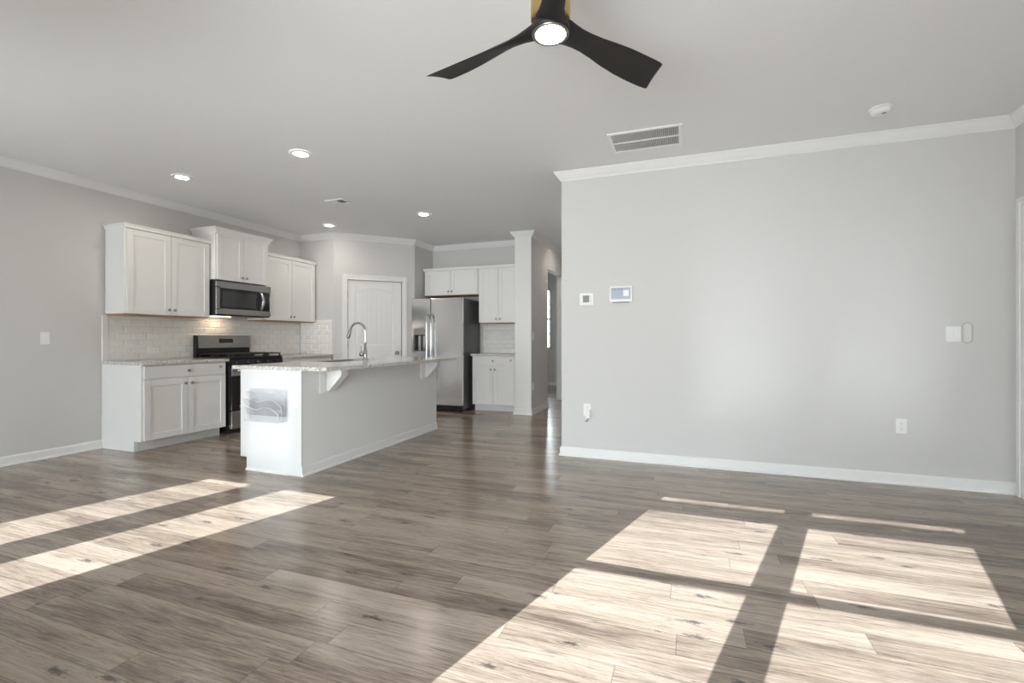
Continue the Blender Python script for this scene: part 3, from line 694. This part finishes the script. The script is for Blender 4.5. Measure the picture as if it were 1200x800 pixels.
# sink
t = thing('kitchen_sink', 'undermount stainless steel sink in the island countertop', 'sink', ((SX0 + SX1) / 2, (SY0 + SY1) / 2, 0.70))
m = MB(); bm = m.bm
def rect(x0, x1, y0, y1, z): return [bm.verts.new(p) for p in ((x0, y0, z), (x1, y0, z), (x1, y1, z), (x0, y1, z))]
g = 0.004
R = [rect(SX0 + g, SX1 - g, SY0 + g, SY1 - g, 0.906), rect(SX0 + 0.012, SX1 - 0.012, SY0 + 0.012, SY1 - 0.012, 0.735), rect(SX0 + 0.04, SX1 - 0.04, SY0 + 0.04, SY1 - 0.04, 0.715)]
O = [rect(SX0 + 0.001, SX1 - 0.001, SY0 + 0.001, SY1 - 0.001, 0.906), rect(SX0 + 0.006, SX1 - 0.006, SY0 + 0.006, SY1 - 0.006, 0.722), rect(SX0 + 0.04, SX1 - 0.04, SY0 + 0.04, SY1 - 0.04, 0.708)]
for Q in (R, O):
    for A, B in zip(Q, Q[1:]):
        for i in range(4): bm.faces.new((A[i], A[(i + 1) % 4], B[(i + 1) % 4], B[i]))
    bm.faces.new(Q[-1])
for i in range(4): bm.faces.new((R[0][i], R[0][(i + 1) % 4], O[0][(i + 1) % 4], O[0][i]))
bmesh.ops.recalc_face_normals(bm, faces=list(bm.faces))
m.build('basin', M['sinksteel'], t)
MB().lathe([(0, 0), (0.045, 0), (0.045, 0.003), (0.03, 0.004), (0, 0.002)], (-3.475, 4.2, 0.7152), (0, 0, 1), 24).build('drain', M['chrome'], t)
# faucet
fx, fy = -3.215, 4.205
t = thing('kitchen_faucet', 'tall chrome gooseneck faucet on the island', 'faucet', (fx, fy, 0.914))
MB().lathe([(0, 0), (0.030, 0), (0.030, 0.008), (0.024, 0.014), (0.021, 0.05), (0.0185, 0.12), (0.014, 0.125), (0, 0.125)], (fx, fy, 0.914), (0, 0, 1), 24).build('base', M['chrome'], t)
pts = [(fx, fy, 1.02), (fx, fy, 1.12), (fx, fy, 1.215)]
R_ = 0.098
for i in range(1, 15):
    a = math.pi * 0.94 * i / 14; pts.append((fx - R_ + R_ * math.cos(a), fy, 1.215 + R_ * 1.05 * math.sin(a)))
MB().tube(pts, 0.0125, 16).build('spout', M['chrome'], t)
ex = pts[-1]
MB().tube([(ex[0] + 0.002, fy, ex[2] + 0.012), (ex[0] - 0.006, fy, ex[2] - 0.02), (ex[0] - 0.024, fy, ex[2] - 0.062), (ex[0] - 0.030, fy, ex[2] - 0.078)], [0.0145, 0.0155, 0.0185, 0.0175], 16).build('spray_head', M['nickel'], t)
hd = MB().lathe([(0, 0), (0.014, 0), (0.017, 0.010), (0.025, 0.020), (0.027, 0.032), (0.020, 0.046), (0, 0.052)], (fx - 0.005, fy - 0.016, 0.985), (-0.25, -1, 0), 20).build('handle_hub', M['nickel'], t)
MB().tube([(fx - 0.014, fy - 0.046, 0.99), (fx - 0.016, fy - 0.050, 1.03), (fx - 0.014, fy - 0.054, 1.075)], [0.006, 0.005, 0.004], 10).build('lever', M['chrome'], hd)

# wall-mounted letter rack on the island end
RA0, RA1 = -3.590, -3.155
FE = Frame((0, IY0, 0), (1, 0, 0), (0, -1, 0))
t = thing('letter_rack', 'clear acrylic three-tier letter rack on the island end panel', 'letter rack', FE((RA0 + RA1) / 2, 0, 0.44))
bp = MB().box((RA0, 0.0005, 0.445), (RA1, 0.0045, 0.722), FE, b=0.001).build('back_plate', M['acrylic'], t)
MB().box((RA0, 0.0045, 0.7195), (RA1, 0.0065, 0.722), FE).box((RA1 - 0.003, 0.0045, 0.445), (RA1, 0.0065, 0.7195), FE).build('rim', M['acrylic_edge'], bp)
for i, (zb, zt, ob_) in enumerate(((0.545, 0.690, 0.030), (0.495, 0.630, 0.060), (0.446, 0.570, 0.090))):
    m = MB(); n = 40; outer = []
    for j in range(n + 1):
        u = j / n; a = RA0 + 0.01 + (RA1 - RA0 - 0.02) * u
        dip = 0.020 * math.exp(-((u - 0.42) / 0.13) ** 2) - 0.006 * math.exp(-((u - 0.12) / 0.08) ** 2)
        edge = 0.055 * max(0, (u - 0.80) / 0.20) ** 1.2
        outer.append((a, zt - dip - edge))
    poly = [(RA0 + 0.035, zb), (RA1 - 0.012, zb)] + outer[::-1]
    sl = 0.018
    m.prism(poly, 0, 0.003, lambda a, z, h, zb=zb, zt=zt, ob_=ob_: FE(a, ob_ - 0.012 + h + 0.022 * (z - zb) / (zt - zb), z))
    m.box((RA0 + 0.035, 0.0045, zb), (RA1 - 0.012, ob_ - 0.010, zb + 0.003), FE)
    m.prism([(0.0045, zb), (ob_ - 0.010, zb), (ob_ + 0.002, zt - 0.06), (0.0045, zt)], RA1 - 0.013, RA1 - 0.010, lambda u, v, h: FE(h, u, v))
    m.prism([(0.0045, zb), (ob_ - 0.010, zb), (ob_ + 0.008, zt), (0.0045, zt)], RA0 + 0.034, RA0 + 0.037, lambda u, v, h: FE(h, u, v))
    pk = m.build('pocket', M['acrylic'], t)
    sheet = lambda a, z: FE(a, ob_ - 0.009 + 0.022 * (z - zb) / (zt - zb), z)
    MB().tube([sheet(*q) for q in outer] + [sheet(RA1 - 0.012, zb)], 0.0022, 8).build('rim', M['acrylic_edge'], pk)

# ------------------------------------------------------------------ electrical plates and wall devices
def outlet(F, a, z, label, w=0.072, h=0.116, horiz=False, group='outlets'):
    t = thing('wall_outlet', label, 'outlet', F(a, 0, z - h / 2), group)
    if horiz: w, h = h, w
    MB().box((a - w / 2, 0.0, z - h / 2), (a + w / 2, 0.006, z + h / 2), F, b=0.0022, seg=2).build('cover_plate', M['whiteplastic'], t)
    for s in (-1, 1):
        ca, cz = (a + s * 0.022, z) if horiz else (a, z + s * 0.022)
        r = MB().box((ca - 0.016, 0.005, cz - 0.014), (ca + 0.016, 0.0085, cz + 0.014), F, b=0.003).build('receptacle', M['whiteplastic'], t)
        m = MB()
        if horiz:
            m.box((ca - 0.004, 0.0083, cz - 0.007), (ca + 0.004, 0.0090, cz - 0.005), F); m.box((ca - 0.004, 0.0083, cz + 0.005), (ca + 0.004, 0.0090, cz + 0.007), F)
        else:
            m.box((ca - 0.007, 0.0083, cz - 0.004), (ca - 0.005, 0.0090, cz + 0.005), F); m.box((ca + 0.005, 0.0083, cz - 0.004), (ca + 0.007, 0.0090, cz + 0.005), F)
            m.lathe([(0, 0), (0.0025, 0), (0.0025, 0.0007), (0, 0.0007)], F(ca, 0.0083, cz - 0.009), F.n, 8)
        m.build('slot', M['greyplastic'], r)
    return t
def switch(F, a, z, label, n=1, w=None, h=0.118, group='light switches'):
    w = w or (0.074 if n == 1 else 0.118)
    t = thing('light_switch', label, 'switch', F(a, 0, z - h / 2), group)
    MB().box((a - w / 2, 0.0, z - h / 2), (a + w / 2, 0.0065, z + h / 2), F, b=0.0024, seg=2).build('cover_plate', M['whiteplastic'], t)
    for i in range(n):
        c = a + (i - (n - 1) / 2) * 0.046
        m = MB(); m.prism([(0.005, z - 0.033), (0.008, z - 0.033), (0.0115, z + 0.033), (0.005, z + 0.033)], c - 0.0165, c + 0.0165, lambda u, v, hh: F(hh, u, v), b=0.001)
        m.build('rocker', M['whiteplastic'], t)
    return t
FPa = Frame((0, YP, 0), (1, 0, 0), (0, -1, 0)); FH = Frame((-2.205, 0, 0), (0, 1, 0), (1, 0, 0))
switch(FL, 2.720, 1.152, 'white light switch on the left wall beside the cabinets')
switch(FH, 6.905, 1.187, 'white light switch on the hall wall behind the end post')
outlet(FH, 6.905, 0.42, 'white outlet low on the hall wall behind the end post')
outlet(FPa, 1.580, 0.460, 'white outlet low on the long wall, below the switch')
ol = outlet(FPa, -0.905, 0.462, 'white outlet near the left edge of the long wall, device plugged in')
FEP = Frame((0, IY0 - 0.010, 0), (1, 0, 0), (0, -1, 0))
outlet(FEP, -3.077, 0.632, 'white outlet on the island end beside the letter rack', w=0.070, h=0.112)
FLT = Frame((XL + 0.0092, 0, 0), (0, 1, 0), (1, 0, 0))
outlet(FLT, 3.705, 1.012, 'horizontal white outlet in the tile left of the range', horiz=True)
FKT = Frame((0, YK - 0.0092, 0), (1, 0, 0), (0, -1, 0))
switch(FPa, 1.903, 1.180, 'white double light switch on the long wall near the door', n=2, w=0.092)
# plug-in device
t = thing('plug_in_adapter', 'small white plug-in device in the outlet near the hall corner', 'adapter', FPa(-0.893, 0.01, 0.36))
MB().box((-0.915, 0.0095, 0.385), (-0.872, 0.050, 0.462), FPa, b=0.006, seg=3).build('housing', M['whiteplastic'], t)
MB().tube([FPa(-0.893, 0.030, 0.386), FPa(-0.893, 0.030, 0.365), FPa(-0.905, 0.022, 0.352), FPa(-0.922, 0.012, 0.352)], 0.005, 10).build('cord_stub', M['greyplastic'], t)
# thermostat
t = thing('thermostat', 'square white thermostat with dark screen left of the alarm panel', 'thermostat', FPa(-0.912, 0, 1.475))
MB().box((-0.978, 0, 1.473), (-0.846, 0.006, 1.587), FPa, b=0.002).build('mounting_plate', M['whiteplastic'], t)
MB().box((-0.958, 0.006, 1.487), (-0.866, 0.020, 1.573), FPa, b=0.005, seg=2).build('housing', M['whiteplastic'], t)
MB().box((-0.944, 0.0195, 1.497), (-0.882, 0.0212, 1.563), FPa, b=0.0007).build('screen', M['greyplastic'], t)
# alarm panel, leaning screen on a wedge
t = thing('alarm_panel', 'white touchscreen alarm panel on the long wall beside the thermostat', 'alarm panel', FPa(-0.583, 0, 1.490))
P_ = lambda u, v, h: FPa(h, u, v)
MB().prism([(0, 1.500), (0.034, 1.493), (0.026, 1.640), (0, 1.640)], -0.685, -0.480, P_, b=0.002).build('housing', M['whiteplastic'], t)
MB().prism([(0.0325, 1.518), (0.0336, 1.518), (0.0282, 1.626), (0.0271, 1.626)], -0.672, -0.493, P_).build('screen', M['screen'], t)
m = MB()
for i in range(4): m.prism([(0.0290, 1.606), (0.0300, 1.606), (0.0294, 1.618), (0.0284, 1.618)], -0.665 + i * 0.026, -0.650 + i * 0.026, P_)
m.build('status_icons', M['greyplastic'], t)
MB().prism([(0.0322, 1.545), (0.0334, 1.545), (0.0300, 1.602), (0.0288, 1.602)], -0.560, -0.510, P_).build('status_tile', M['whiteplastic'], t)
MB().box((-0.66, 0.002, 1.486), (-0.505, 0.030, 1.4935), FPa, b=0.001).build('bottom_shade_strip', M['greyplastic'], t)  # grey strip standing in for the shadow under the housing
# oval remote cradle
t = thing('remote_cradle', 'oval white remote control cradle with grey rim right of the double switch', 'remote control', FPa(1.985, 0, 1.112))
def oval(r, L_, n=14):
    p = []
    for i in range(n + 1): a = math.pi * i / n; p.append((r * math.cos(a), L_ + r * math.sin(a)))
    for i in range(n + 1): a = math.pi + math.pi * i / n; p.append((r * math.cos(a), -L_ + r * math.sin(a)))
    return p
P2 = lambda u, v, h: FPa(1.985 + u, h, 1.190 + v)
MB().prism(oval(0.0285, 0.047), 0, 0.012, P2).build('holder', M['wallplastic'], t)
ring = [P2(u, v, 0.012) for u, v in oval(0.0290, 0.047)]
MB().tube(ring + [ring[0]], 0.0042, 8).build('rim', plain('pale_grey_rim', (0.50, 0.49, 0.48, 1), 0.4), t)
MB().prism(oval(0.018, 0.036), 0.012, 0.017, P2).build('remote', M['wallplastic'], t)

# ------------------------------------------------------------------ ceiling fixtures
def downlight(x, y, label):
    t = thing('recessed_light', label, 'ceiling light', (x, y, CZ - 0.012), 'recessed ceiling lights')
    m = MB(); bm = m.bm; n = 40; rings = []
    for r, z in ((0.0555, CZ - 0.004), (0.058, CZ - 0.010), (0.090, CZ - 0.009), (0.096, CZ - 0.0005)):
        rings.append([bm.verts.new((x + r * math.cos(2 * math.pi * i / n), y + r * math.sin(2 * math.pi * i / n), z)) for i in range(n)])
    for A, B in zip(rings, rings[1:]):
        for i in range(n): f = bm.faces.new((A[i], A[(i + 1) % n], B[(i + 1) % n], B[i])); f.smooth = True
    m.build('trim_ring', M['whiteplastic'], t)
    MB().lathe([(0, 0), (0.056, 0), (0.056, 0.002), (0, 0.002)], (x, y, CZ - 0.006), (0, 0, 1), 40).build('lens', M['can'], t)
    return t
downlight(-4.770, 3.338, 'lit recessed light above the base cabinet left of the range')
downlight(-3.187, 3.276, 'lit recessed light nearest the camera, above the near end of the island')
downlight(-4.807, 5.470, 'lit recessed light nearest the pantry corner')
downlight(-3.223, 5.413, 'lit recessed light in front of the refrigerator')

downlight(-1.680, 7.900, 'added lit recessed light on the hall ceiling, unseen behind the long wall')  # added out of view to brighten the hall and its warm wall glow

# return air grille
t = thing('return_air_grille', 'large white return air grille on the ceiling near the long wall', 'vent', (-0.317, 4.01, CZ - 0.012))
VX0, VX1, VY0, VY1 = -0.600, -0.035, 3.808, 4.215
m = MB(); z0, z1 = CZ - 0.012, CZ - 0.0005
for lo, hi in (((VX0, VY0, z0), (VX1, VY0 + 0.028, z1)), ((VX0, VY1 - 0.028, z0), (VX1, VY1, z1)), ((VX0, VY0 + 0.028, z0), (VX0 + 0.028, VY1 - 0.028, z1)), ((VX1 - 0.028, VY0 + 0.028, z0), (VX1, VY1 - 0.028, z1)), ((VX0 + 0.028, 4.006, z0), (VX1 - 0.028, 4.016, z1))):
    m.box(lo, hi, b=0.0012)
m.build('frame', M['whiteplastic'], t)
MB().box((VX0 + 0.02, VY0 + 0.02, CZ - 0.0014), (VX1 - 0.02, VY1 - 0.02, CZ - 0.0006)).build('duct_opening', M['darkgap'], t)
m = MB(); n = 46
for i in range(n):
    x = VX0 + 0.030 + (VX1 - VX0 - 0.060) * (i + 0.5) / n
    m.prism([(x - 0.0030, z0 + 0.001), (x - 0.0010, z0 + 0.001), (x + 0.0040, CZ - 0.002), (x + 0.0020, CZ - 0.002)], VY0 + 0.028, VY1 - 0.028, lambda u, v, h: Vector((u, h, v)))
m.build('louvre', M['whiteplastic'], t)
# small supply register
t = thing('supply_register', 'small white air register on the kitchen ceiling', 'vent', (-3.870, 4.555, CZ - 0.012))
a0, a1, b0, b1 = -4.000, -3.745, 4.475, 4.640
m = MB()
for lo, hi in (((a0, b0, z0), (a1, b0 + 0.022, z1)), ((a0, b1 - 0.022, z0), (a1, b1, z1)), ((a0, b0 + 0.022, z0), (a0 + 0.022, b1 - 0.022, z1)), ((a1 - 0.022, b0 + 0.022, z0), (a1, b1 - 0.022, z1)), (((a0 + a1) / 2 - 0.004, b0 + 0.022, z0), ((a0 + a1) / 2 + 0.004, b1 - 0.022, z1))):
    m.box(lo, hi, b=0.0012)
m.build('frame', M['whiteplastic'], t)
MB().box((a0 + 0.015, b0 + 0.015, CZ - 0.0014), (a1 - 0.015, b1 - 0.015, CZ - 0.0006)).build('duct_opening', M['darkgap'], t)
m = MB(); mid = (a0 + a1) / 2
for i in range(7):
    for s, c0, c1 in ((1, a0 + 0.022, mid - 0.004), (-1, mid + 0.004, a1 - 0.022)):
        x = c0 + (c1 - c0) * (i + 0.5) / 7
        m.prism([(x - s * 0.006, z0 + 0.001), (x - s * 0.006 + 0.0012, z0 + 0.001), (x + s * 0.004 + 0.0012, CZ - 0.002), (x + s * 0.004, CZ - 0.002)], b0 + 0.022, b1 - 0.022, lambda u, v, h: Vector((u, h, v)))
m.build('louvre', M['whiteplastic'], t)
# smoke detector
t = thing('smoke_detector', 'round white smoke detector on the ceiling near the right wall', 'smoke detector', (1.287, 4.05, CZ - 0.045))
MB().lathe([(0, 0.0), (0.072, 0.0), (0.072, 0.008), (0.066, 0.012), (0, 0.012)], (1.287, 4.05, CZ - 0.0005), (0, 0, -1), 40).build('base_plate', M['whiteplastic'], t)
MB().lathe([(0.060, 0.012), (0.062, 0.020), (0.058, 0.036), (0.040, 0.044), (0, 0.045)], (1.287, 4.05, CZ - 0.0005), (0, 0, -1), 40).build('housing', M['whiteplastic'], t)
MB().lathe([(0, 0.045), (0.014, 0.045), (0.013, 0.047), (0, 0.0475)], (1.287 + 0.01, 4.05 - 0.02, CZ - 0.0005), (0, 0, -1), 20).build('test_button', M['greyplastic'], t)

# ceiling fan
fc = Vector((-0.526, 1.884, 0)); LZ = 2.387
t = thing('ceiling_fan', 'three-blade black ceiling fan with brass body and lit lens', 'ceiling fan', (fc.x, fc.y, LZ))
MB().lathe([(0, 0.060), (0.078, 0.060), (0.081, 0.066), (0.081, 0.205), (0.074, 0.215), (0.020, 0.222), (0, 0.222)], (fc.x, fc.y, LZ), (0, 0, 1), 48).build('motor_housing', M['brass'], t)
MB().lathe([(0, 0.222), (0.016, 0.222), (0.016, 0.335), (0, 0.335)], (fc.x, fc.y, LZ), (0, 0, 1), 20).build('downrod', M['brass'], t)
MB().lathe([(0, 0.325), (0.035, 0.325), (0.066, 0.345), (0.072, 0.3878), (0, 0.3878)], (fc.x, fc.y, LZ), (0, 0, 1), 40).build('canopy', M['brass'], t)
MB().lathe([(0.070, 0.006), (0.077, 0.005), (0.080, 0.012), (0.078, 0.034), (0.068, 0.058), (0.060, 0.062), (0, 0.062)], (fc.x, fc.y, LZ), (0, 0, 1), 48).build('hub', M['fan'], t)
MB().lathe([(0.066, 0.001), (0.071, -0.001), (0.076, 0.003), (0.076, 0.010), (0.066, 0.010)], (fc.x, fc.y, LZ), (0, 0, 1), 48).build('lens_ring', M['nickel'], t)
MB().lathe([(0, -0.004), (0.040, -0.003), (0.060, 0.0), (0.068, 0.005), (0.068, 0.009), (0, 0.009)], (fc.x, fc.y, LZ), (0, 0, 1), 48).build('light_lens', M['fanlens'], t)
def blade(ang):
    d = Vector((math.cos(ang), math.sin(ang), 0)); q = Vector((-d.y, d.x, 0))
    # r, near-edge and far-edge reach (cw / ccw), pitch, thickness, height
    S = [(0.020, 0.066, 0.066, 6, 0.056, 0.034), (0.060, 0.064, 0.062, 10, 0.052, 0.034), (0.095, 0.054, 0.052, 14, 0.044, 0.033), (0.135, 0.047, 0.046, 18, 0.034, 0.030), (0.18, 0.046, 0.045, 20, 0.025, 0.026),
         (0.24, 0.052, 0.050, 20, 0.018, 0.019), (0.31, 0.063, 0.060, 19, 0.014, 0.011), (0.39, 0.073, 0.068, 18, 0.011, 0.003), (0.47, 0.077, 0.072, 17, 0.009, -0.004), (0.54, 0.078, 0.073, 16.5, 0.008, -0.008), (0.578, 0.076, 0.071, 16.5, 0.007, -0.010), (0.590, 0.070, 0.066, 16.5, 0.004, -0.010)]
    m = MB(); bm = m.bm; rings = []; K = 20
    for r, cw, ccw, pit, th, z in S:
        ring = []; p = math.radians(pit)
        for k in range(K):
            a = 2 * math.pi * k / K; u = math.cos(a); w = math.sin(a)
            s = (ccw if u > 0 else cw) * u
            skew = 0.018 * max(0, (r - 0.30) / 0.29) * (s / 0.075)
            camber = -0.006 * (1 - u * u) * (1 if r > 0.2 else 0)
            h = th / 2 * w * (1 - 0.3 * u * u) - camber
            pos = fc + d * (r + skew) + q * (s * math.cos(p) + h * math.sin(p)) + Vector((0, 0, LZ + z - s * math.sin(p) + h * math.cos(p)))
            ring.append(bm.verts.new(pos))
        rings.append(ring)
    for A, B in zip(rings, rings[1:]):
        for k in range(K): f = bm.faces.new((A[k], A[(k + 1) % K], B[(k + 1) % K], B[k])); f.smooth = True
    bm.faces.new(rings[0]); bm.faces.new(rings[-1])
    bmesh.ops.recalc_face_normals(bm, faces=list(bm.faces))
    return m.build('blade', M['fan'], t)
for k in range(3): blade(math.radians(49.9 + 120 * k))

for o in bpy.data.objects:
    if '_at' in o: del o['_at']
